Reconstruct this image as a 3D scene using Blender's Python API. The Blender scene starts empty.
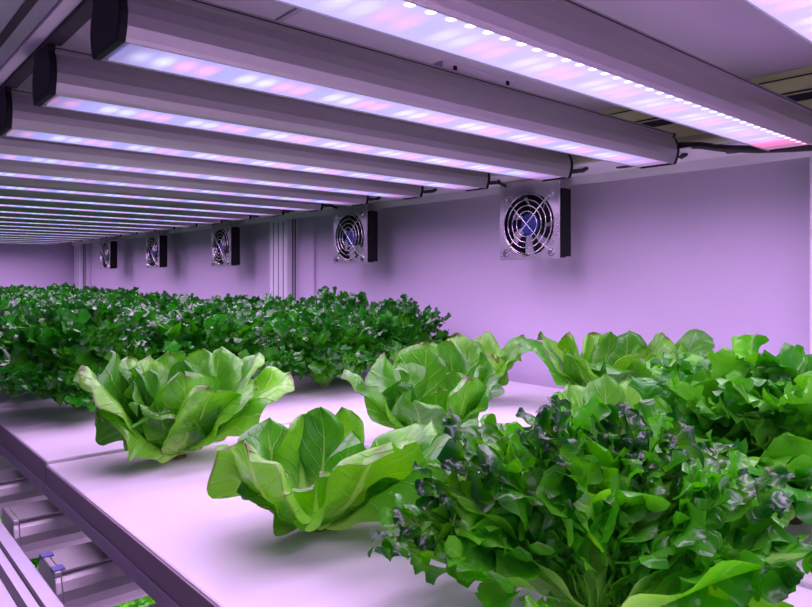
import bpy, bmesh, math, random
from mathutils import Vector, Matrix, noise
PI = math.pi
S = bpy.context.scene
COL = S.collection
CZ = 1.5                      # camera height; heights h below are relative to it
TRAY = CZ - .20
rnd = random.Random(7)

# ------------------------------------------------------------------ materials
def newmat(name):
    m = bpy.data.materials.new(name); m.use_nodes = True
    nt = m.node_tree; nt.nodes.clear()
    out = nt.nodes.new('ShaderNodeOutputMaterial')
    return m, nt, out

class NB:
    """tiny node builder"""
    def __init__(s, nt): s.nt = nt
    def n(s, t, **k):
        nd = s.nt.nodes.new(t)
        for a, b in k.items(): setattr(nd, a, b)
        return nd
    def link(s, a, b): s.nt.links.new(a, b)
    def put(s, sock, v):
        if isinstance(v, bpy.types.NodeSocket): s.link(v, sock)
        else: sock.default_value = v
    def m(s, op, a, b=0.0, c=0.0):
        nd = s.n('ShaderNodeMath', operation=op)
        for i, v in enumerate((a, b, c)):
            if i < len(nd.inputs): s.put(nd.inputs[i], v)
        return nd.outputs[0]
    def ss(s, v, lo, hi):
        nd = s.n('ShaderNodeMapRange', interpolation_type='SMOOTHSTEP')
        s.put(nd.inputs['Value'], v); s.put(nd.inputs['From Min'], lo); s.put(nd.inputs['From Max'], hi)
        return nd.outputs[0]
    def mix(s, f, a, b):
        nd = s.n('ShaderNodeMix', data_type='RGBA')
        s.put(nd.inputs[0], f)
        for i, v in ((6, a), (7, b)):
            s.put(nd.inputs[i], v if isinstance(v, bpy.types.NodeSocket) else (*v, 1))
        return nd.outputs[2]
    def noise(s, scale, detail=2.0, vec=None, rough=.5):
        nd = s.n('ShaderNodeTexNoise'); nd.inputs['Scale'].default_value = scale
        nd.inputs['Detail'].default_value = detail; nd.inputs['Roughness'].default_value = rough
        if vec is not None: s.link(vec, nd.inputs['Vector'])
        return nd.outputs[0]

def plain(name, col, rough=.5, metal=0.0, spec=.5, var=.06, nscale=30, bump=0.0, stretch=None, coat=0.0):
    m, nt, out = newmat(name); b = NB(nt)
    p = b.n('ShaderNodeBsdfPrincipled')
    tc = b.n('ShaderNodeTexCoord').outputs['Object']
    if stretch:
        mp = b.n('ShaderNodeMapping'); mp.inputs['Scale'].default_value = stretch
        b.link(tc, mp.inputs[0]); tc = mp.outputs[0]
    nz = b.noise(nscale, 4, tc)
    lo = tuple(c*(1-var) for c in col); hi = tuple(min(1, c*(1+var)) for c in col)
    b.link(b.mix(nz, lo, hi), p.inputs['Base Color'])
    b.link(b.m('ADD', b.m('MULTIPLY', nz, .15), rough-.07), p.inputs['Roughness'])
    p.inputs['Metallic'].default_value = metal
    p.inputs['Specular IOR Level'].default_value = spec
    p.inputs['Coat Weight'].default_value = coat
    if bump:
        bp = b.n('ShaderNodeBump'); bp.inputs['Strength'].default_value = bump; bp.inputs['Distance'].default_value = .002
        b.link(nz, bp.inputs['Height']); b.link(bp.outputs[0], p.inputs['Normal'])
    b.link(p.outputs[0], out.inputs[0])
    return m

M = {}
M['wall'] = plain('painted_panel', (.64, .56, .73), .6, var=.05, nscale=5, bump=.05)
M['board'] = plain('white_plastic_board', (.80, .78, .80), .33, var=.03, nscale=4, bump=.04, stretch=(1, 3, 1))
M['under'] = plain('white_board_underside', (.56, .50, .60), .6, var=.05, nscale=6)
M['trim'] = plain('grey_brown_edge_shade', (.25, .20, .21), .45, var=.05)  # shade on the near board face, painted as a grey-brown tone
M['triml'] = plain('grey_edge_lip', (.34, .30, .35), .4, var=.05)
M['floor'] = plain('grey_floor', (.30, .29, .30), .5, var=.1, nscale=8)
M['alu'] = plain('brushed_aluminium', (.56, .55, .62), .36, metal=.5, var=.06, nscale=40, stretch=(.05, 1, 1))
M['alu_lamp'] = plain('anodised_lamp_housing', (.40, .40, .38), .36, metal=.65, var=.05, nscale=60, stretch=(1, .03, 1))
M['alu_post'] = plain('anodised_post', (.86, .85, .90), .4, metal=.25, var=.05, nscale=40, stretch=(1, 1, .05))
M['alu_green_light'] = plain('rail_olive_light_tint', (.66, .80, .34), .45, metal=0, var=.06, nscale=30, stretch=(.05, 1, 1))  # greenish-yellow light on the aluminium, painted into its base colour
M['whitesteel'] = plain('white_coated_steel', (.70, .68, .70), .42, var=.04, nscale=20)
M['softgroove'] = plain('profile_groove', (.16, .14, .18), .5)
M['groove'] = plain('dark_groove', (.03, .028, .035), .6)
M['black'] = plain('black_plastic', (.010, .010, .012), .55, var=.2, spec=.2)
M['rubber'] = plain('black_cable_rubber', (.01, .01, .01), .5)
M['chrome'] = plain('chrome_wire', (.75, .75, .78), .15, metal=1.0)
M['plate'] = plain('stainless_plate', (.62, .60, .62), .28, metal=.9, var=.08, nscale=25)
M['bluehub'] = plain('blue_fan_hub_label', (.02, .05, .30), .3, var=.6, nscale=120)
M['plug'] = plain('brown_rooting_sponge', (.16, .09, .05), .9, var=.4, nscale=150, bump=.6)
M['cup'] = plain('grey_net_cup', (.35, .33, .36), .4)
M['stem'] = plain('pale_lettuce_stem', (.50, .66, .28), .45, var=.1, nscale=60)
M['clip'] = plain('blue_end_clip', (.10, .11, .38), .35)
M['joint'] = plain('panel_joint_sealant', (.40, .38, .42), .7)

def lens_mat(glinting=False):
    m, nt, out = newmat('clear_led_lens' if glinting else 'led_diffuser_lens'); b = NB(nt)
    at = b.n('ShaderNodeTexCoord').outputs['Object']
    sp = b.n('ShaderNodeSeparateXYZ'); b.link(at, sp.inputs[0])
    x, y = sp.outputs[0], sp.outputs[1]
    inf = b.n('ShaderNodeObjectInfo').outputs['Random']
    p = b.m('ADD', b.m('DIVIDE', y, .0165), b.m('MULTIPLY', b.m('FLOOR', b.m('MULTIPLY', inf, 9)), 3))
    cell = b.m('FLOOR', p); fr = b.m('SUBTRACT', b.m('SUBTRACT', p, cell), .5)
    k = b.m('MODULO', cell, 5.0)                       # white, pink, pink, blue, white
    isp = b.m('MULTIPLY', b.m('GREATER_THAN', k, .5), b.m('LESS_THAN', k, 2.5))
    isb = b.m('MULTIPLY', b.m('GREATER_THAN', k, 2.5), b.m('LESS_THAN', k, 3.5))
    blobc = b.mix(isp, (1.25, 1.35, 1.8), (1.7, .62, 1.25)); blobc = b.mix(isb, blobc, (.42, .50, 1.7))
    d2 = b.m('ADD', b.m('POWER', b.m('DIVIDE', b.m('ABSOLUTE', fr), .42), 2.0), b.m('POWER', b.m('DIVIDE', b.m('ABSOLUTE', b.m('SUBTRACT', x, -.002)), .013), 2.0))
    g = b.m('EXPONENT', b.m('MULTIPLY', d2, -1.0))
    # row of bare white LED reflections painted into the glow along one lens edge
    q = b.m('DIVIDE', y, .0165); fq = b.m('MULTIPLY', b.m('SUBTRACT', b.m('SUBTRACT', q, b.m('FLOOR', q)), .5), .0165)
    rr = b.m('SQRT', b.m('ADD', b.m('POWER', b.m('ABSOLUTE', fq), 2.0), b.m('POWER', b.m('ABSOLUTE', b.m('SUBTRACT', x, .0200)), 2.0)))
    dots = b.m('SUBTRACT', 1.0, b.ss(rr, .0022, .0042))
    base = b.mix(b.m('MULTIPLY', g, .75 if not glinting else .45), (.48, .42, 1.10) if not glinting else (.55, .50, 1.25), blobc)
    # the last diodes at the far end are deep red
    e = b.m('MULTIPLY', b.ss(y, .64, .70), .95 if glinting else .6)
    base = b.mix(e, base, (1.1, .04, .28) if glinting else (.5, .12, .42))
    if glinting: base = b.mix(dots, base, (3.2, 3.0, 3.6))
    fade = b.m('MULTIPLY', b.ss(y, .0, .05), b.m('SUBTRACT', 1.0, b.ss(y, .695, .715)))
    em = b.n('ShaderNodeEmission'); b.link(base, em.inputs[0])
    b.link(b.m('ADD', b.m('MULTIPLY', fade, LENS-.25), .25), em.inputs[1])
    gl = b.n('ShaderNodeBsdfPrincipled'); gl.inputs['Base Color'].default_value = (.55, .55, .6, 1); gl.inputs['Roughness'].default_value = .2
    ad = b.n('ShaderNodeAddShader'); b.link(em.outputs[0], ad.inputs[0]); b.link(gl.outputs[0], ad.inputs[1])
    b.link(ad.outputs[0], out.inputs[0])
    return m
LENS = .74
M['lens'] = lens_mat(); M['lens_glints'] = lens_mat(True)

def leaf_mat(name, deep, light, rib, tipdark=None, edge=None, veins=7.0, veinamt=.5, transl=.28, rough=.34, coat=.25, bump=.5, ribw=.04):
    m, nt, out = newmat(name); b = NB(nt)
    a = b.n('ShaderNodeAttribute', attribute_name='leaf')
    sp = b.n('ShaderNodeSeparateColor'); b.link(a.outputs['Color'], sp.inputs[0])
    s, t, r = sp.outputs[0], sp.outputs[1], sp.outputs[2]
    tc = b.n('ShaderNodeTexCoord').outputs['Object']
    nz = b.noise(45, 3, tc); n2 = b.noise(14, 2, tc)
    it = b.m('SUBTRACT', 1.0, t)
    w = b.m('ADD', ribw, b.m('MULTIPLY', b.m('POWER', it, 2.5), .40))
    ribm = b.m('SUBTRACT', 1.0, b.ss(s, b.m('MULTIPLY', w, .4), w))
    ph = b.m('SUBTRACT', b.m('ADD', b.m('MULTIPLY', t, veins), b.m('MULTIPLY', nz, .8)), b.m('MULTIPLY', s, 2.2))
    fr = b.m('ABSOLUTE', b.m('SUBTRACT', b.m('FRACT', ph), .5))
    vn = b.m('MULTIPLY', b.m('SUBTRACT', 1.0, b.ss(fr, .0, .10)), veinamt)
    pale = b.m('MAXIMUM', ribm, vn)
    col = b.mix(b.ss(b.m('ADD', n2, b.m('MULTIPLY', b.m('SUBTRACT', r, .5), .5)), .3, .7), deep, light)
    if tipdark:
        col = b.mix(b.m('MULTIPLY', b.ss(b.m('ADD', t, b.m('MULTIPLY', b.m('SUBTRACT', nz, .5), .3)), .52, .92), b.ss(r, .06, .24)), col, tipdark)
    if tipdark: pass
    col = b.mix(b.m('MULTIPLY', pale, b.m('SUBTRACT', 1.15, t)), col, rib)
    col = b.mix(b.m('SUBTRACT', 1.0, b.ss(t, .10, .48)), col, rib)
    if edge:
        e = b.m('MAXIMUM', s, b.m('MULTIPLY', t, 1.0))
        em = b.m('MULTIPLY', b.m('MULTIPLY', b.ss(e, .955, .99), b.ss(t, .5, .7)), b.ss(b.m('ADD', n2, b.m('MULTIPLY', r, .22)), .56, .68))
        col = b.mix(b.m('MULTIPLY', em, .7), col, edge)
    p = b.n('ShaderNodeBsdfPrincipled')
    b.link(col, p.inputs['Base Color']); p.inputs['Roughness'].default_value = rough
    p.inputs['Coat Weight'].default_value = coat; p.inputs['Coat Roughness'].default_value = .2
    h = b.m('ADD', b.m('MULTIPLY', b.m('MAXIMUM', ribm, b.m('MULTIPLY', vn, 1.2)), -.8), b.m('MULTIPLY', nz, 1.6))
    bp = b.n('ShaderNodeBump'); bp.inputs['Strength'].default_value = bump; bp.inputs['Distance'].default_value = .0025
    b.link(h, bp.inputs['Height']); b.link(bp.outputs[0], p.inputs['Normal'])
    tr = b.n('ShaderNodeBsdfTranslucent')
    hs = b.n('ShaderNodeHueSaturation'); hs.inputs['Value'].default_value = 1.25; hs.inputs['Saturation'].default_value = 1.1
    b.link(col, hs.inputs['Color']); b.link(hs.outputs[0], tr.inputs[0])
    mx = b.n('ShaderNodeMixShader'); mx.inputs[0].default_value = transl
    b.link(p.outputs[0], mx.inputs[1]); b.link(tr.outputs[0], mx.inputs[2]); b.link(mx.outputs[0], out.inputs[0])
    return m
M['butter'] = leaf_mat('butterhead_leaf', (.065, .36, .018), (.19, .64, .034), (.50, .86, .17), edge=(.11, .025, .012), bump=.8, coat=.4, rough=.3)
M['butter_deep'] = leaf_mat('deep_green_butterhead_leaf', (.035, .25, .015), (.11, .47, .025), (.42, .80, .15), edge=(.11, .025, .012), bump=.8, coat=.6, rough=.26)
M['butter_pale'] = leaf_mat('pale_butterhead_leaf', (.11, .42, .03), (.23, .64, .06), (.48, .84, .22), edge=(.13, .04, .02), bump=.8)
M['dark'] = leaf_mat('dark_frilly_leaf', (.09, .52, .022), (.22, .78, .04), (.56, .88, .26), tipdark=(.008, .095, .012), veins=5, veinamt=.25, transl=.42, rough=.25, coat=.7, ribw=.14)
M['field'] = leaf_mat('dense_frilly_leaf', (.03, .32, .016), (.12, .62, .025), (.30, .70, .10), tipdark=(.014, .16, .012), veins=5, veinamt=.2, transl=.3, rough=.22, coat=1.0, ribw=.03)
M['bright'] = leaf_mat('bright_frilly_leaf', (.035, .30, .016), (.15, .62, .03), (.42, .80, .16), veins=6, veinamt=.3, transl=.25, rough=.32, coat=.35)

# ------------------------------------------------------------------ helpers
def tag(o, label=None, cat=None, group=None, kind=None):
    if label: o['label'] = label
    if cat: o['category'] = cat
    if group: o['group'] = group
    if kind: o['kind'] = kind
    return o
def empty(name, loc, label=None, cat=None, group=None, rz=0):
    o = bpy.data.objects.new(name, None); COL.objects.link(o); o.location = loc; o.rotation_euler = (0, 0, rz)
    o.empty_display_size = .03
    return tag(o, label, cat, group)
def finish(name, bm, mat, parent=None, smooth=False, bevel=0, seg=2):
    me = bpy.data.meshes.new(name)
    bmesh.ops.recalc_face_normals(bm, faces=bm.faces)
    bm.to_mesh(me); bm.free()
    for f in me.polygons: f.use_smooth = smooth
    me.materials.append(mat)
    o = bpy.data.objects.new(name, me); COL.objects.link(o)
    if parent: o.parent = parent
    if bevel:
        md = o.modifiers.new('bevel', 'BEVEL'); md.width = bevel; md.segments = seg; md.limit_method = 'ANGLE'
    return o
def box(bm, x0, x1, y0, y1, z0, z1):
    v = [bm.verts.new((x, y, z)) for z in (z0, z1) for y in (y0, y1) for x in (x0, x1)]
    for f in ((0, 2, 3, 1), (4, 5, 7, 6), (0, 1, 5, 4), (2, 6, 7, 3), (0, 4, 6, 2), (1, 3, 7, 5)):
        bm.faces.new([v[i] for i in f])
def B(*boxes):
    bm = bmesh.new()
    for q in boxes: box(bm, *q)
    return bm
def tube(bm, pts, r, n=8, closed=False):
    pts = [Vector(p) for p in pts]; rings = []
    N = len(pts)
    for i, p in enumerate(pts):
        if closed: t = (pts[(i+1) % N]-pts[i-1])
        else: t = (pts[min(i+1, N-1)]-pts[max(i-1, 0)])
        t.normalize(); up = Vector((0, 1, 0)) if abs(t.y) < .9 else Vector((0, 0, 1))
        a = t.cross(up).normalized(); c = t.cross(a)
        rings.append([bm.verts.new(p+(a*math.cos(2*PI*k/n)+c*math.sin(2*PI*k/n))*r) for k in range(n)])
    for i in range(N if closed else N-1):
        A, D = rings[i], rings[(i+1) % N]
        for k in range(n): bm.faces.new((A[k], A[(k+1) % n], D[(k+1) % n], D[k]))
    if not closed:
        bm.faces.new(rings[0]); bm.faces.new(rings[-1])
def disc_y(bm, cx, cz, r, y0, y1, n=24, r2=None):
    r2 = r if r2 is None else r2
    a = [bm.verts.new((cx+r*math.cos(2*PI*k/n), y0, cz+r*math.sin(2*PI*k/n))) for k in range(n)]
    c = [bm.verts.new((cx+r2*math.cos(2*PI*k/n), y1, cz+r2*math.sin(2*PI*k/n))) for k in range(n)]
    for k in range(n): bm.faces.new((a[k], a[(k+1) % n], c[(k+1) % n], c[k]))
    bm.faces.new(a); bm.faces.new(c)
def holed_plate(bm, x0, x1, z0, z1, cx, cz, r, y0, y1, n=48):
    """rectangular plate in XZ with a round hole"""
    def rectpt(a):
        dx, dz = math.cos(a), math.sin(a); k = 1e9
        if dx > 1e-9: k = min(k, (x1-cx)/dx)
        if dx < -1e-9: k = min(k, (x0-cx)/dx)
        if dz > 1e-9: k = min(k, (z1-cz)/dz)
        if dz < -1e-9: k = min(k, (z0-cz)/dz)
        return cx+dx*k, cz+dz*k
    angs = [2*PI*i/n for i in range(n)]+[math.atan2(z-cz, x-cx) % (2*PI) for x in (x0, x1) for z in (z0, z1)]
    angs = sorted(set(round(a, 6) for a in angs)); L = []
    for a in angs:
        ox, oz = rectpt(a); ix, iz = cx+r*math.cos(a), cz+r*math.sin(a)
        L.append([bm.verts.new(p) for p in ((ox, y0, oz), (ix, y0, iz), (ix, y1, iz), (ox, y1, oz))])
    for i in range(len(L)):
        A, D = L[i], L[(i+1) % len(L)]
        for k in range(4): bm.faces.new((A[k], D[k], D[(k+1) % 4], A[(k+1) % 4]))
def kids(o): return [c for c in bpy.data.objects if c.parent == o]
def copy_tree(o, parent=None):
    c = o.copy(); COL.objects.link(c); c.parent = parent
    for ch in kids(o): copy_tree(ch, c)
    return c
ORD = ['nearest', 'second', 'third', 'fourth', 'fifth', 'sixth', 'seventh', 'eighth', 'ninth', 'tenth', 'eleventh', 'twelfth', 'thirteenth',
       'fourteenth', 'fifteenth', 'sixteenth', 'seventeenth', 'eighteenth', 'nineteenth', 'twentieth', 'twenty-first', 'twenty-second', 'twenty-third', 'farthest']

# ------------------------------------------------------------------ setting
def struct(name, bm, mat): return tag(finish(name, bm, mat), kind='structure')
struct('wall_back', B((-3.9, 1.6, 1.045, 1.12, 0, 2.5)), M['wall'])
struct('wall_left', B((-3.88, -3.80, -1.6, 1.045, 0, 2.5)), M['wall'])
struct('floor', B((-3.88, 1.6, -1.6, 1.12, -.05, 0)), M['floor'])
struct('ceiling', B((-3.88, 1.6, -1.6, 1.12, 2.5, 2.55)), M['wall'])
struct('trim_1', B((-1.66, -1.578, 1.037, 1.045, 0, 2.5)), M['wall'])
struct('trim_2', B((-3.66, -3.62, 1.039, 1.045, 0, 2.5)), M['wall'])

# ------------------------------------------------------------------ boards
def board(x0, x1, y0, y1, top, label, mat='board', name='grow_board', th=.036):
    bm = B((x0, x1, y0, y1, top-th, top))
    o = finish(name, bm, M[mat], bevel=.0018)
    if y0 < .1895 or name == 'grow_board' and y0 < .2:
        e = finish('edge_shade', B((x0, x1, y0-.0012, y0+.0002, top-th, top-.0015)), M['trim'], o)  # dark strip standing in for shade on the near face
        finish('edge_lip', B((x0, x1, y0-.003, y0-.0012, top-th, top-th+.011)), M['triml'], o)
    return tag(o, label, 'tray', 'white growing boards')
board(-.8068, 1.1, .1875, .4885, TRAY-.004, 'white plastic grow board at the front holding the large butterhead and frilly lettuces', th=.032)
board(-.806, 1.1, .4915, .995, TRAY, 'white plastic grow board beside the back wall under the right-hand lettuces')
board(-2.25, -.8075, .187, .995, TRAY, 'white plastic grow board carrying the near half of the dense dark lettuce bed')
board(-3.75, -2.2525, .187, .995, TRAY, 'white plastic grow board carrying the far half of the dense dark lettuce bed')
# lipped rim along the far edge of the front board
# ------------------------------------------------------------------ rails
def rail(y0, y1, z0, z1, label, mat='alu', grooves=(), x0=-3.76, x1=1.2, extra=()):
    o = empty('aluminium_rail', ((x0+x1)/2, (y0+y1)/2, z0), label, 'rail')
    ox, oy, oz = o.location
    def sh(q): return (q[0]-ox, q[1]-ox, q[2]-oy, q[3]-oy, q[4]-oz, q[5]-oz)
    finish('beam', B(sh((x0, x1, y0, y1, z0, z1))), M[mat], o, bevel=.0012)
    for g in grooves:                                   # slots of the profile
        finish('slot', B(sh((x0, x1)+g)), M['groove'], o)
    for q, mt, nm in extra:
        finish(nm, B(sh(q)), M[mt], o, bevel=.0008)
    return o
rail(.045, .133, CZ+.2, CZ+.262, 'slotted aluminium rail overhead along the open front of the upper lamps',
     grooves=((.114, .1205, CZ+.1992, CZ+.205), (.062, .068, CZ+.1992, CZ+.205)),
     extra=(((-3.76, 1.2, .1335, .1445, CZ+.1985, CZ+.215), 'whitesteel', 'flange'), ((-3.76, 1.2, .1448, .1570, CZ+.1955, CZ+.2015), 'groove', 'rubber_strip')))
rail(.085, .1345, CZ-.285, CZ-.2375, 'slotted aluminium rail below the front tray edge at the lower left',
     grooves=((.1085, .1135, CZ-.240, CZ-.2368),), extra=(((-3.76, 1.2, .1205, .1235, CZ-.2377, CZ-.2365), 'groove', 'seam'),))
rail(.94, 1.03, CZ+.200, CZ+.266, 'slotted aluminium rail above the wall strip at upper right, greenish light painted into its colour', mat='alu_green_light',
     grooves=((.9385, .945, CZ+.222, CZ+.231), (.9385, .945, CZ+.2335, CZ+.2355), (.9385, .945, CZ+.253, CZ+.2545)))
rail(.96, 1.03, CZ-.300, CZ-.2365, 'aluminium rail under the tray along the back wall')
# white slotted strip
o = empty('slotted_strip', (-1.5, .94, CZ+.172), 'white slotted steel strip along the wall at the lamp ends', 'strip')
finish('plate', B((-2.25, 2.1, -.0535, .05, 0, .002)), M['whitesteel'], o)
finish('lip', B((-2.25, 2.1, .0475, .05, -.0145, 0)), M['whitesteel'], o)
def capsule(bm, cx, cy, hl, r, z0, z1, n=8):
    pts = [(cx+hl+r*math.cos(a), cy+r*math.sin(a)) for a in [(-.5+i/n)*PI for i in range(n+1)]]+[(cx-hl+r*math.cos(a), cy+r*math.sin(a)) for a in [(.5+i/n)*PI for i in range(n+1)]]
    a = [bm.verts.new((x, y, z0)) for x, y in pts]; c = [bm.verts.new((x, y, z1)) for x, y in pts]
    for k in range(len(a)): bm.faces.new((a[k], a[(k+1) % len(a)], c[(k+1) % len(a)], c[k]))
    bm.faces.new(a); bm.faces.new(c)
LX = [-.1355-.1714*k for k in range(-7, 21)]  # bars with negative k are unseen, added to light the plant fronts
for i, x in enumerate(LX):
    if x < .1:
        bm = bmesh.new(); capsule(bm, x+1.5+.0815, .016, .012, .0075, -.0012, .0022); finish('slot', bm, M['groove'], o)

# ------------------------------------------------------------------ posts
def post(x0, x1, label, y0=1.0, y1=1.0435):
    w = x1-x0; cx = (x0+x1)/2
    o = empty('aluminium_post', (cx, (y0+y1)/2, 0), label, 'post', 'aluminium posts along the back wall')
    d = (y1-y0)/2
    finish('column', B((-w/2, w/2, -d, d, 0, CZ+.19)), M['alu_post'], o, bevel=.002)
    for gx in (-.27, .02, .29):
        finish('groove', B((w*gx-.002, w*gx+.002, -d-.0006, -d+.001, 0, CZ+.155)), M['softgroove'], o)
    for gy in (-.25, .12):
        finish('groove', B((w/2-.001, w/2+.0006, d*gy, d*gy+.005, 0, CZ+.19)), M['softgroove'], o)
post(-1.7546, -1.6577, 'slotted aluminium post rising behind the lettuce bed left of the second fan')
post(-3.755, -3.66, 'distant slotted aluminium post in the far corner beyond the fans')
post(-.326, -.24, 'aluminium post at the right edge of the picture')

# upper shelf boards seen between the lamps
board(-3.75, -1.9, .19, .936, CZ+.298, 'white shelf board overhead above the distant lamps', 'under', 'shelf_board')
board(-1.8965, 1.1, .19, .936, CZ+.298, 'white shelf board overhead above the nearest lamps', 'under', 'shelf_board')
finish_o = finish('support_strip', B((-1.8, .45, .352, .358, CZ+.2595, CZ+.262)), M['joint'])
tag(finish_o, 'thin grey joint strip on the underside of the overhead shelf board', 'strip')

# ------------------------------------------------------------------ lamps
LLEN = .739
def lamp_profile():
    # (x, z) right side from the bottom edge up, z=0 is the lens plane
    r = [(.0250, 0), (.0265, .003), (.0290, .010), (.0302, .018), (.0292, .026), (.0262, .0335), (.0232, .0375), (.0250, .0385), (.0250, .042)]
    return r+[(-x, z) for x, z in reversed(r)]
def extrude_y(bm, prof, y0, y1):
    a = [bm.verts.new((x, y0, z)) for x, z in prof]; c = [bm.verts.new((x, y1, z)) for x, z in prof]
    for k in range(len(prof)): bm.faces.new((a[k], a[(k+1) % len(prof)], c[(k+1) % len(prof)], c[k]))
    bm.faces.new(a); bm.faces.new(c)
def make_lamp():
    root = empty('grow_light_bar', (0, 0, 0))
    bm = bmesh.new(); pr = lamp_profile()
    # recessed underside: keep side lips
    pr2 = [(x, z) for x, z in pr]+[(-.0235, 0), (-.0235, .0025), (.0235, .0025), (.0235, 0)]
    extrude_y(bm, pr2, .006, LLEN-.006); finish('housing', bm, M['alu_lamp'], root)
    for sx in (-1, 1):
        q = sorted((sx*.0242, sx*.0256)); finish('trim_groove', B((q[0], q[1], .006, LLEN-.006, .0392, .0402)), M['groove'], root)
    finish('lens', B((-.0232, .0232, .010, LLEN-.010, .0008, .0024)), M['lens'], root)
    for y0, y1 in ((0, .0058), (LLEN-.0058, LLEN)):
        bm = bmesh.new(); extrude_y(bm, [(x*1.03, z*1.02-.0005) for x, z in lamp_profile()], y0, y1); finish('end_cap', bm, M['black'], root, bevel=.001)
    ld = bpy.data.lights.new('led_strip_light', 'AREA'); ld.shape = 'RECTANGLE'; ld.size = .046; ld.size_y = .71
    ld.energy = PW; ld.color = (.84, .51, 1.0); ld.spread = math.radians(166)
    lo = bpy.data.objects.new('led_strip_light', ld); COL.objects.link(lo); lo.parent = root; lo.location = (0, LLEN/2, -.0012)
    return root
PW = 1.26
lamp = make_lamp()
first = True
for i, x in enumerate(LX):
    r = lamp if first else copy_tree(lamp); first = False
    r.location = (x, .146, CZ+.153)
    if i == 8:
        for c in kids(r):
            if c.name.startswith('lens'): c.data = c.data.copy(); c.data.materials[0] = M['lens_glints']
    vis = i-7    # i=2 is the lamp in the top right corner of the frame
    if vis < 0: lab = 'unseen LED grow light bar added beyond the right edge to light the plants, %s bar outside the frame' % ['seventh', 'sixth', 'fifth', 'fourth', 'third', 'second', 'first'][i]
    elif vis == 0: lab = 'LED grow light bar cutting the top right corner of the picture'
    elif vis == 1: lab = 'largest fully visible LED grow light bar, with a red far tip'
    elif vis == 2: lab = 'LED grow light bar with big black end cap and small bracket on top'
    elif vis == 3: lab = 'LED grow light bar with black end cap just below the one carrying the bracket'
    else: lab = '%s LED grow light bar counted back from the top right corner' % ORD[vis]
    tag(r, lab, 'lamp', 'LED grow light bars overhead')
    if vis == 2:
        br = B((-.002, .014, .306, .414, .042, .0545)); bo = finish('mounting_bracket', br, M['whitesteel'], r, bevel=.001)
        for yy in (.320, .398):
            bm = B((.0138, .0155, yy, yy+.004, .0475, .0515)); finish('screw', bm, M['black'], bo)
    if vis >= 1 and vis < 14:
        bm = bmesh.new(); j = rnd.uniform(-.01, .01)
        tube(bm, [(.012, LLEN-.003, .022), (.014, LLEN+.006, .014), (.016, LLEN+.016, .0125), (.026+j, LLEN+.028, .0140), (.03+j, LLEN+.034, .0185)], .0036, 8)
        finish('power_cable', bm, M['rubber'], r, smooth=True)
lower_y = CZ-.285
for k in range(12):
    r = copy_tree(lamp); r.location = (-.475-.155*k, .146, lower_y)
    for c in kids(r):
        if c.name.startswith('power_cable'): bpy.data.objects.remove(c)
        elif c.name.startswith('end_cap'): c.data = c.data.copy(); c.data.materials[0] = M['alu_lamp']
    tag(r, '%s LED grow light bar in the row below the tray, lower left' % (['nearest', 'second nearest']+ORD[2:])[k], 'lamp', 'LED grow light bars below the tray')
    if k == 1:
        for xx in (-.018, .018): finish('end_clip', B((xx-.005, xx+.005, .000, .009, .040, .0432)), M['clip'], r)
# loose cable along the wall strip
bm = bmesh.new()
tube(bm, [(-.485, .905, CZ+.181), (-.455, .895, CZ+.180), (-.42, .8875, CZ+.174), (-.39, .89, CZ+.166), (-.35, .898, CZ+.160), (-.31, .905, CZ+.157), (-.26, .91, CZ+.154), (-.2, .915, CZ+.158), (-.1, .92, CZ+.166)], .0048, 8)
tag(finish('power_cable', bm, M['rubber'], smooth=True), 'loose black power cable along the white strip at upper right', 'cable')
bm = bmesh.new()
tube(bm, [(-.125, .888, CZ+.166), (-.118, .90, CZ+.160), (-.10, .915, CZ+.158), (-.06, .925, CZ+.162), (0, .93, CZ+.167), (.1, .93, CZ+.167)], .0055, 8)
tag(finish('power_cable', bm, M['rubber'], smooth=True), 'thick black cable leaving the largest lamp at the right edge', 'cable')

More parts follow.
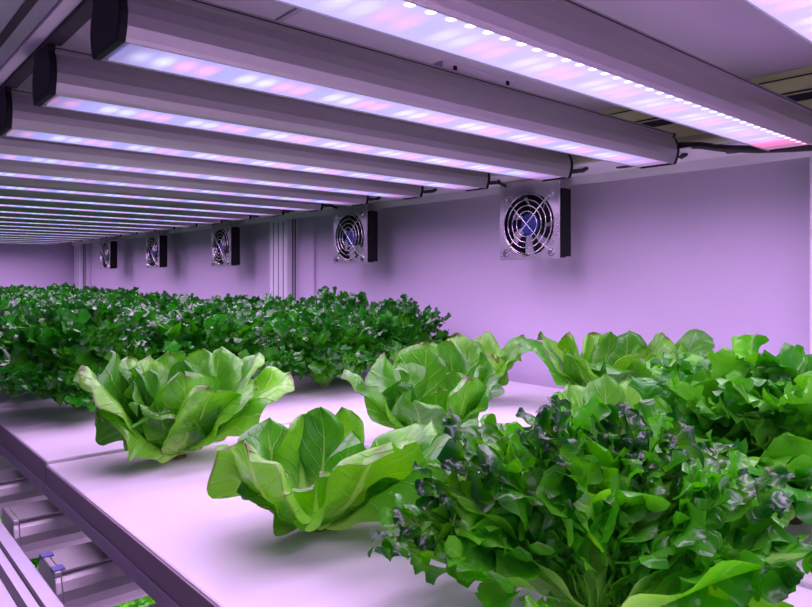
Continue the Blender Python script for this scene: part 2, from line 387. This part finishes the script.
# ------------------------------------------------------------------ fans
def make_fan():
    root = empty('cooling_fan', (0, 0, 0))
    hc = .0625; z0 = 0
    bm = bmesh.new(); holed_plate(bm, -.0685, .0650, 0, .1405, -.003, hc, .056, 0, .0018)
    finish('mounting_plate', bm, M['plate'], root, bevel=.0006)
    bm = bmesh.new(); holed_plate(bm, -.066, .060, hc-.060, hc+.060, -.003, hc, .0565, .0022, .0055)
    holed_plate(bm, -.066, .060, hc-.060, hc+.060, -.003, hc, .0565, .021, .0245)
    for a in range(32):
        a0 = 2*PI*a/32; a1 = 2*PI*(a+1)/32
        q = [bm.verts.new((-.003+rr*math.cos(t), y, hc+rr*math.sin(t))) for rr, t, y in ((.0565, a0, .004), (.0565, a1, .004), (.0565, a1, .022), (.0565, a0, .022), (.059, a0, .004), (.059, a1, .004), (.059, a1, .022), (.059, a0, .022))]
        bm.faces.new(q[0:4]); bm.faces.new(q[4:8])
    fr = finish('fan_frame', bm, M['black'], root)
    for sx in (-.058, .052):
        for sz in (-.052, .052):
            finish('corner_spacer', B((sx-.006, sx+.006, .0055, .021, hc+sz-.006, hc+sz+.006)), M['black'], fr)
    # side wall of the square body that one sees from the right
    finish('side_cover', B((.0605, .0660, .0030, .0305, hc-.058, hc+.058)), M['black'], root)
    bm = bmesh.new(); disc_y(bm, -.003, hc, .0205, .006, .022); finish('hub', bm, M['black'], root, smooth=False)
    bm = bmesh.new(); disc_y(bm, -.003, hc, .0195, .0052, .0062); finish('hub_label', bm, M['bluehub'], root)
    for k in range(7):
        bm = bmesh.new(); g = []
        for i in range(5):
            rr = .019+.034*i/4; row = []
            for j in range(4):
                a = 2*PI*k/7+.25*i/4+(j/3)*.62; y = .0195-.011*j/3
                row.append(bm.verts.new((-.003+rr*math.cos(a), y, hc+rr*math.sin(a))))
            g.append(row)
        for i in range(4):
            for j in range(3): bm.faces.new((g[i][j], g[i+1][j], g[i+1][j+1], g[i][j+1]))
        bo = finish('blade', bm, M['black'], root, smooth=True)
        md = bo.modifiers.new('thickness', 'SOLIDIFY'); md.thickness = .0012
    gd = empty('wire_guard', (0, 0, 0)); gd.parent = root
    bm = bmesh.new()
    for rr in (.0225, .0325, .0425, .053):
        tube(bm, [(-.003+rr*math.cos(2*PI*a/40), -.0025-.0015*(rr < .05), hc+rr*math.sin(2*PI*a/40)) for a in range(40)], .0011, 6, True)
    finish('ring', bm, M['chrome'], gd, smooth=True)
    for sx, sz in ((1, 1), (1, -1)):
        bm = bmesh.new(); q = .0495
        tube(bm, [(-.003-sx*q, -.001, hc-sz*q), (-.003-sx*.035, -.0048, hc-sz*.035), (-.003+sx*.035, -.0048, hc+sz*.035), (-.003+sx*q, -.001, hc+sz*q)], .0012, 6)
        finish('cross_wire', bm, M['chrome'], gd, smooth=True)
    for sx in (-1, 1):
        for sz in (-1, 1):
            bm = bmesh.new(); disc_y(bm, -.003+sx*.0505, hc+sz*.0505, .0055, .0, -.003, 14, .0042); disc_y(bm, -.003+sx*.0505, hc+sz*.0505, .0075, .0, -.0008, 14)
            finish('screw', bm, M['chrome'], root, smooth=False)
    bm = bmesh.new()
    tube(bm, [(-.045, .012, hc+.058), (-.052, .006, hc+.07), (-.06, -.012, hc+.078), (-.085, -.030, hc+.080), (-.11, -.035, hc+.086)], .0028, 8)
    finish('cable', bm, M['rubber'], root, smooth=True)
    return root
fan = make_fan()
flabs = ['nearest and largest cooling fan hanging below the strip, right of the picture centre',
         'second cooling fan, hanging just right of the aluminium post',
         'third cooling fan, first one left of the aluminium post', 'fourth cooling fan, between the third and the farthest fan', 'farthest and smallest cooling fan near the corner post']
for i, fx in enumerate((-.757, -1.290, -1.967, -2.539, -3.094)):
    r = fan if i == 0 else copy_tree(fan)
    r.location = (fx, .950, CZ+.0295); tag(r, flabs[i], 'fan', 'chrome cooling fans on the back wall')

# ------------------------------------------------------------------ lettuces
def leaf_geo(V, F, A, az, L, W, th0, th1, kind='butter', seed=0, r0=.004, z0=.004, cup=.6, ruf=.004, rf=2.2, lobes=0, nx=10, nt=16, power=1.3, pk=.0015, side=0.0, bw=.28, thb=None, lowf=.0, fold=0.0):
    rg = random.Random(seed); ph = [rg.uniform(0, 6.28) for _ in range(6)]; rv = rg.random()
    ca, sa = math.cos(az), math.sin(az)
    base = len(V); r, z = r0, z0; st = L/nt
    off = Vector((rg.uniform(-9, 9), rg.uniform(-9, 9), rg.uniform(-9, 9)))
    for j in range(nt+1):
        t = j/nt
        th = th0+(th1-th0)*t**power if thb is None else (1-t)**2*thb+2*t*(1-t)*(2*th0-.5*thb-.5*th1)+t*t*th1
        if j: r += math.sin(th)*st; z += math.cos(th)*st
        Nr, Nz = -math.cos(th), math.sin(th)
        if kind == 'butter':
            u = min(1, t/.55); env = bw+(1-bw)*(u*u*(3-2*u))
            if t > .55: env *= max(0, 1-((t-.55)/.452)**2.8)**.5
        else:
            u = min(1, t/.6); env = bw+(1-bw)*u*u*(3-2*u)
            if t > .68: env *= math.sqrt(max(0, 1-((t-.68)/.325)**2))
        sway = side*L*t*t
        for i in range(nx+1):
            s = -1+2*i/nx; sd = 0 if s < 0 else 1
            w = W/2*env
            if lobes:
                w *= .42+.58*abs(math.sin(PI*lobes*t+ph[sd]))**.7*(.75+.4*math.sin(7*t+ph[4+sd]))
            a = s*cup
            lat = w*(math.sin(a)/cup if cup > .01 else s); nn = w*((1-math.cos(a))/cup if cup > .01 else 0)
            e = abs(s)**1.6*min(1, t*2.5)
            tipw = max(0, (t-.6)/.4)**2
            g = .65*math.sin(2*PI*rf*t+ph[2+sd])
            p0 = Vector((r*ca-(lat+sway)*sa, r*sa+(lat+sway)*ca, z))
            q = noise.noise_vector(p0*38+off); q2 = noise.noise_vector(p0*90+off)
            dn = ruf*(e*(g+1.3*q.x)+tipw*(math.sin(3.2*s+ph[1])*.6+q.y))+pk*q2.z*min(1, t*3)
            dl = ruf*.7*e*q.z
            if lowf:
                q3 = noise.noise_vector(p0*16+off); dn += lowf*q3.x*min(1, t*1.6)*1.8; dl += lowf*q3.y*t
            if fold: dn -= fold*w*abs(s)**4*min(1, t*2)
            x = r+(nn+dn)*Nr; zz = z+(nn+dn)*Nz; l2 = lat+sway+dl
            V.append((x*ca-l2*sa, x*sa+l2*ca, max(.0015, zz))); A.append((abs(s), t, rv, 1))
    for j in range(nt):
        for i in range(nx):
            a = base+j*(nx+1)+i; F.append((a, a+1, a+nx+2, a+nx+1))
def frill_geo(V, F, A, az, L, W, th0, th1, seed=0, nb=11, bl=.024, r0=.004, z0=.006, side=0.0, power=1.5, bres=(5, 6), start=.34, tilt=1.0, web=1.0, **kw):
    """leaf with a pale rib, a narrow blade along it and rounded curly lobes growing from its sides"""
    rg = random.Random(seed); rv = rg.random(); ca, sa = math.cos(az), math.sin(az); nt = 14 if web == 1 else 24
    rad = Vector((ca, sa, 0)); lat = Vector((-sa, ca, 0)); up = Vector((0, 0, 1))
    P = []; p = rad*r0+up*z0; st = L/nt; ph = rg.uniform(0, 6)
    for j in range(nt+1):
        t = j/nt; th = th0+(th1-th0)*t**power
        T = rad*math.sin(th)+up*math.cos(th); N = up*math.sin(th)-rad*math.cos(th)
        if j: p = p+T*st+lat*(side*st*2*t+.0016*math.sin(ph+t*9))
        P.append((p.copy(), T, N))
    base = len(V); ws = (-1, -.55, -.18, .18, .55, 1)
    for j in range(nt+1):
        t = j/nt; c, T, N = P[j]
        w = web*W*(.10+.16*math.sin(min(1, t*1.15)*PI)**.7 if t < .87 else .16*(1-t)/.13*.6)+W*.07*(1-t)**2
        for q in ws:
            rip = (abs(q) > .9)*.004*math.sin(ph+t*(34 if web == 1 else 19)+q*2)*min(1, t*3)
            v = c+lat*(w*q)+N*(w*.35*q*q+rip); v.z = max(.0015, v.z)
            V.append(tuple(v)); A.append((abs(q)*(.28+.3*t), t*.85, rv, 1))
    m = len(ws)
    for j in range(nt):
        for i in range(m-1):
            a = base+j*m+i; F.append((a, a+1, a+m+1, a+m))
    for k in range(nb):
        f = k/(nb-1); t = start+(.97-start)*f
        if k == nb-1: sd = 0; t = .93
        else: sd = 1 if k % 2 else -1
        c, T, N = P[min(nt, int(t*nt+.5))]
        bt = math.radians(rg.uniform(15, 60)) if sd else PI/2
        d = (lat*(sd*math.cos(bt))+T*math.sin(bt)+N*rg.uniform(-.5, .6)*tilt).normalized()
        n = (N+lat*rg.uniform(-.7, .7)*tilt+T*rg.uniform(-.6, .3)*tilt); n = (n-d*n.dot(d)).normalized(); l = d.cross(n)
        ln = bl*rg.uniform(.75, 1.3)*(.7+.5*math.sin(min(1, f*1.1+.15)*PI)); wd = ln*rg.uniform(.75, 1.15)
        curl = rg.uniform(-1.3, .5); cp = rg.uniform(-.9, .9); p2 = rg.uniform(0, 6); nx, ny = bres
        b0 = len(V); pos = c+d*(W*.04); ang = rg.uniform(-.2, .3); 
        for j in range(ny+1):
            u = j/ny; an = ang+curl*u*u
            if j: pos = pos+(d*math.cos(an)+n*math.sin(an))*(ln/ny)
            nn = n*math.cos(an)-d*math.sin(an)
            e = .38+.62*math.sin(min(1, u/.6)*PI/2) if u < .6 else math.sqrt(max(0, 1-((u-.6)/.43)**2))
            e *= 1+.22*math.sin(u*9+p2)
            for i in range(nx+1):
                q = -1+2*i/nx; w = wd*.5*e
                wav = .14*ln*abs(q)**1.5*math.sin(7*u+p2+(3 if q > 0 else 0))+.10*ln*u*u*math.sin(q*4+p2)
                v = pos+l*(w*q)+nn*(cp*w*q*q*.8+wav); v.z = max(.0015, v.z)
                V.append(tuple(v)); A.append((.18+.75*abs(q)*u, min(1, t*.75+.3*u), rv, 1))
        for j in range(ny):
            for i in range(nx):
                a = b0+j*(nx+1)+i; F.append((a, a+1, a+nx+2, a+nx+1))
def leaf_obj(V, F, A, mat, name='leaf', parent=None):
    me = bpy.data.meshes.new(name); me.from_pydata(V, [], F); me.update()
    at = me.color_attributes.new('leaf', 'FLOAT_COLOR', 'POINT')
    for i, c in enumerate(A): at.data[i].color = c
    for f in me.polygons: f.use_smooth = True
    me.materials.append(mat)
    o = bpy.data.objects.new(name, me); COL.objects.link(o)
    if parent: o.parent = parent
    return o
def view_az(x, y, a):
    """a: 0 = picture right, 90 = away from the viewer, for a plant at x, y"""
    return math.atan2(y, x)-PI/2+math.radians(a)
def base_parts(root, r=.006, h=.02, plug=True):
    bm = bmesh.new(); bmesh.ops.create_cone(bm, cap_ends=True, segments=16, radius1=r, radius2=r*.7, depth=h, matrix=Matrix.Translation((0, 0, h/2+.001)))
    finish('stem', bm, M['stem'], root, smooth=True)
    if plug:
        bm = bmesh.new(); bmesh.ops.create_cone(bm, cap_ends=True, segments=20, radius1=r*1.9, radius2=r*1.6, depth=.005, matrix=Matrix.Translation((0, 0, .0025)))
        finish('rooting_plug', bm, M['plug'], root)
def lettuce(x, y, top, leaves, mat, label, group=None, seed=0, scale=1.0, **kw):
    root = empty('lettuce', (x, y, top), label, 'lettuce', group); base_parts(root)
    for i, lf in enumerate(leaves):
        d = dict(kw); d.update(lf[6] if len(lf) > 6 else {})
        az, L, W, a, c = lf[:5]; L *= scale; W *= scale; lm = M[d.pop('mat')] if 'mat' in d else mat; V, F, A = [], [], []
        (frill_geo if d.get('frill') else leaf_geo)(V, F, A, view_az(x, y, az), L, W, math.radians(a), math.radians(c), seed=seed*100+i, **d)
        leaf_obj(V, F, A, lm, 'leaf', root)
    return root
D = lambda **k: ({}, k)
BK = dict(kind='butter', nx=18, nt=26, cup=1.0, ruf=.0085, rf=1.7, bw=.62, thb=math.radians(80), r0=.010, lowf=.008, fold=.5, pk=.0022)
def L_(az, L, W, a, c, **k): return (az, L, W, a, c, 0, k)
FT = TRAY-.004
GB = 'butterhead lettuces'
lettuce(-.744, .305, FT, [
    L_(190, .150, .125, 28, 62, cup=.8, side=.1), L_(165, .145, .11, 18, 40), L_(212, .100, .10, 40, 105, cup=.7, fold=.9), L_(150, .135, .08, 12, 30),
    L_(258, .088, .095, 28, 50, cup=.8), L_(300, .118, .105, 26, 46, cup=.5), L_(280, .122, .10, 16, 22), L_(238, .095, .085, 22, 90),
    L_(338, .125, .105, 34, 60, cup=.7), L_(0, .160, .125, 42, 74, cup=.55, side=-.05), L_(14, .155, .11, 26, 52), L_(35, .140, .10, 18, 40), L_(60, .135, .09, 10, 30),
    L_(95, .130, .10, 14, 30), L_(125, .130, .09, 12, 26), L_(75, .12, .07, 2, 8), L_(200, .12, .065, 10, 26), L_(320, .11, .07, 8, 16), L_(220, .115, .06, 2, 30), L_(270, .105, .06, 0, 20), L_(180, .11, .08, 4, 44)],
    M['butter'], 'large open butterhead lettuce in the front left of the tray', GB, 3, scale=.93, **BK)
lettuce(-.462, .306, FT, [
    L_(222, .110, .125, 32, 34, cup=.85), L_(300, .118, .115, 36, 56, cup=.7, side=.10), L_(338, .150, .095, 48, 90, cup=.6, fold=1.0), L_(180, .090, .09, 26, 40),
    L_(150, .096, .09, 14, 30), L_(112, .095, .055, 6, 14), L_(78, .100, .045, 2, 16), L_(50, .098, .055, 12, 26), L_(18, .125, .085, 42, 78, cup=.8), L_(2, .12, .08, 50, 84, cup=.8),
    L_(268, .070, .07, 30, 40), L_(200, .07, .06, 40, 60), L_(352, .08, .06, 50, 80), L_(95, .085, .05, 30, 50), L_(320, .09, .06, 10, 30)],
    M['butter'], 'butterhead lettuce with brown leaf edges, nearest to the camera in the front of the tray', GB, 4, scale=.96, **BK)
lettuce(-.583, .547, TRAY, [
    L_(165, .130, .085, 16, 36, cup=.5), L_(205, .12, .085, 40, 70), L_(185, .14, .085, 38, 66), L_(105, .140, .095, 3, 18, cup=.5), L_(60, .145, .08, 8, 22),
    L_(18, .135, .085, 20, 34, cup=.6), L_(345, .115, .080, 36, 50), L_(318, .110, .08, 20, 30, cup=.4), L_(250, .090, .08, 34, 60), L_(285, .085, .07, 18, 40), L_(135, .120, .08, 8, 22), L_(30, .10, .06, 5, 15),
    L_(230, .10, .075, 16, 40), L_(195, .11, .07, 8, 26), L_(0, .12, .07, 14, 26)],
    M['butter_deep'], 'butterhead lettuce in the middle, behind the one nearest to the camera', GB, 5, scale=.90, **BK)
lettuce(-.738, .775, TRAY, [
    L_(165, .13, .09, 20, 50), L_(120, .135, .10, 8, 36), L_(60, .145, .11, 14, 46), L_(12, .160, .11, 28, 66), L_(345, .13, .09, 30, 74), L_(310, .115, .09, 24, 66),
    L_(270, .10, .09, 28, 66), L_(230, .11, .09, 24, 50), L_(200, .12, .09, 24, 56), L_(90, .13, .08, 2, 18), L_(0, .12, .08, 10, 30), L_(40, .10, .07, 45, 76)],
    M['butter_pale'], 'pale butterhead lettuce at the centre back beside the dense bed', GB, 6, scale=.80, **BK)
lettuce(-.545, .885, TRAY, [
    L_(184, .165, .10, 42, 74, cup=.7), L_(165, .155, .09, 34, 58), L_(135, .125, .07, 10, 20), L_(105, .122, .07, 4, 14), L_(70, .125, .08, 8, 24), L_(30, .13, .09, 22, 52),
    L_(2, .165, .12, 34, 84, cup=.9), L_(340, .13, .10, 30, 62), L_(300, .11, .10, 22, 60), L_(260, .10, .09, 20, 56), L_(220, .12, .09, 28, 60), L_(320, .11, .07, 8, 22), L_(200, .13, .08, 22, 46)],
    M['butter'], 'spreading butterhead lettuce against the back wall on the right side', GB, 7, scale=1.0, **BK)
lettuce(-.400, .640, TRAY, [
    L_(150, .115, .085, 12, 36), L_(100, .115, .08, 5, 30), L_(60, .115, .085, 10, 40), L_(20, .12, .08, 20, 54), L_(340, .10, .08, 28, 60), L_(190, .11, .08, 20, 46),
    L_(230, .09, .08, 28, 60), L_(280, .085, .08, 24, 50), L_(0, .125, .085, 18, 46)],
    M['butter_pale'], 'pale butterhead lettuce half hidden behind the big frilly lettuce in front', GB, 8, scale=.80, **BK)

# frilly lettuces -----------------------------------------------------------
def frilly_specs(seed, n, Lo, Lm, Li, W, skip=None):
    rg = random.Random(seed); out = []
    for i in range(n):
        f = i/(n-1)                      # 0 outer .. 1 inner
        az = i*137.5+rg.uniform(-12, 12)
        if f < .28: L, a, c, w = Lo, 48, 92, W*1.25
        elif f < .62: L, a, c, w = Lm, 26, 62, W
        else: L, a, c, w = Li, 6, 30, W*.85
        out.append(L_(az % 360, L*rg.uniform(.85, 1.1), w*rg.uniform(.8, 1.15), a+rg.uniform(-9, 9), c+rg.uniform(-14, 14), side=rg.uniform(-.15, .15)))
    return out
FK = dict(frill=True, nb=15, bl=.021, bres=(7, 8), start=.34)
gl = frilly_specs(11, 72, .140, .132, .118, .055)
gl = [q for i, q in enumerate(gl) if not ((196 < q[0] < 346 and i < 52) or (222 < q[0] < 322))]
rg = random.Random(31)
for a_, L2, W2, t0, t1 in ((196, .135, .085, 66, 82), (182, .13, .075, 44, 66), (160, .125, .07, 26, 40), (128, .12, .07, 14, 24), (236, .075, .06, 76, 92), (348, .135, .105, 58, 66), (8, .135, .085, 44, 56), (330, .12, .10, 72, 94), (38, .13, .08, 28, 42), (70, .125, .07, 14, 22), (98, .12, .07, 12, 16)):
    gl.append(L_(a_, L2, W2, t0, t1, web=1.9 if a_ in (348, 8, 330) else 1.1))
for k in range(22):
    gl.append(L_(rg.uniform(10, 170), rg.uniform(.045, .080), .045, rg.uniform(5, 40), rg.uniform(15, 55), bl=.012))
for k in range(20):
    gl.append(L_(rg.uniform(0, 180), rg.uniform(.05, .085), .042, rg.uniform(5, 45), rg.uniform(15, 50), bl=.0105, mat='bright'))
lettuce(-.226, .345, FT, gl, M['dark'], 'big dark frilly lettuce filling the foreground with pale ribs at its base', 'frilly lettuces', 21, scale=.95, **FK)
hl = frilly_specs(12, 58, .135, .135, .125, .07)
FH = dict(frill=True, nb=12, bl=.034, bres=(6, 7), start=.34)
lettuce(-.212, .600, TRAY, hl, M['bright'], 'tall bright green frilly lettuce at the right edge behind the foreground plant', 'frilly lettuces', 22, **FH)
il = frilly_specs(13, 44, .105, .10, .085, .06)
lettuce(-.345, .775, TRAY, il, M['bright'], 'bright green frilly lettuce on the right between two butterheads and the tall plant', 'frilly lettuces', 23, **FH)

# dense bed: a few plant shapes copied over the rows
def dense_plant(seed, mat, n=80):
    rg = random.Random(seed); V, F, A = [], [], []
    for i in range(n):
        f = i/(n-1); az = math.radians(i*137.5+rg.uniform(-20, 20))
        if f < .3: L, a, c = .15, 45, 88
        elif f < .65: L, a, c = .15, 24, 52
        else: L, a, c = .142, 4, 24
        frill_geo(V, F, A, az, L*rg.uniform(.82, 1.06), .05*rg.uniform(.7, 1.15), math.radians(a+rg.uniform(-10, 10)), math.radians(c+rg.uniform(-16, 16)),
                  seed=seed*500+i, nb=13, bl=.025, bres=(4, 5), start=.3, side=rg.uniform(-.2, .2))
    return V, F, A
variants = []
for k in range(5):
    V, F, A = dense_plant(40+k, None)
    me_o = leaf_obj(V, F, A, M['field'], 'lettuce'); variants.append(me_o)
used = set(); rg = random.Random(5)
rows = [(.285, 'front edge row'), (.49, 'second row from the front'), (.69, 'third row from the front'), (.875, 'row along the back wall')]
idx = 0
for c in range(12):
    for ri, (yy, rn) in enumerate(rows):
        x = -1.045-.225*c+rg.uniform(-.02, .02)+(.03 if ri >= 2 else 0)-(.03 if ri == 0 else 0); y = yy+rg.uniform(-.015, .015)
        if x < -3.66: continue
        v = variants[idx % 5]; idx += 1
        if v.name in used:
            o = v.copy(); COL.objects.link(o)
        else:
            o = v; used.add(v.name)
        o.location = (x, y, TRAY); o.rotation_euler = (0, 0, rg.uniform(0, 6.28)); s = rg.uniform(.93, 1.06); o.scale = (s, s, s*rg.uniform(.84, 1.06))
        tag(o, 'dark frilly lettuce in the dense bed, %s, %s plant back' % (rn, ORD[c]), 'lettuce', 'frilly lettuces in the dense bed')

# lower tier: board and lettuces glimpsed below the tray
board(-3.75, .45, .19, .995, CZ-.65, 'white grow board of the lower shelf glimpsed at bottom left')
lv = None
for k, (x, y) in enumerate([(-.80, .33), (-1.06, .36), (-1.32, .35), (-1.60, .36), (-.85, .58), (-1.12, .60), (-1.40, .60), (-1.70, .60), (-1.9, .34), (-2.0, .58)]):
    if lv is None:
        V, F, A = dense_plant(77, None, 50); lv = leaf_obj(V, F, A, M['bright'], 'lettuce'); o = lv
    else: o = lv.copy(); COL.objects.link(o)
    o.location = (x, y, CZ-.65); o.rotation_euler = (0, 0, k*1.3); o.scale = (1.0, 1.0, 1.0)
    tag(o, 'bright frilly lettuce on the lower shelf, %s, %s plant back' % ('front row' if y < .45 else 'rear row', ORD[[0, 1, 2, 3, 0, 1, 2, 3, 4, 4][k]]), 'lettuce', 'lettuces on the lower shelf')

# ------------------------------------------------------------------ light, camera
w = bpy.data.worlds.new('world'); S.world = w; w.use_nodes = True
bg = w.node_tree.nodes['Background']; bg.inputs[0].default_value = (.46, .29, .86, 1); bg.inputs[1].default_value = .28
cam = bpy.data.cameras.new('camera'); co = bpy.data.objects.new('camera', cam); COL.objects.link(co)
cam.lens = 675/812*36; cam.sensor_width = 36; cam.shift_y = -27.5/812
cam.clip_start = .01
fwd = Vector((-.7536, .6574, 0))
co.location = (0, 0, CZ); co.rotation_euler = fwd.to_track_quat('-Z', 'Y').to_euler()
S.camera = co
S.view_settings.view_transform = 'Standard'; S.view_settings.look = 'None'; S.view_settings.gamma = 1; S.view_settings.exposure = 0
S.view_settings.use_curve_mapping = False
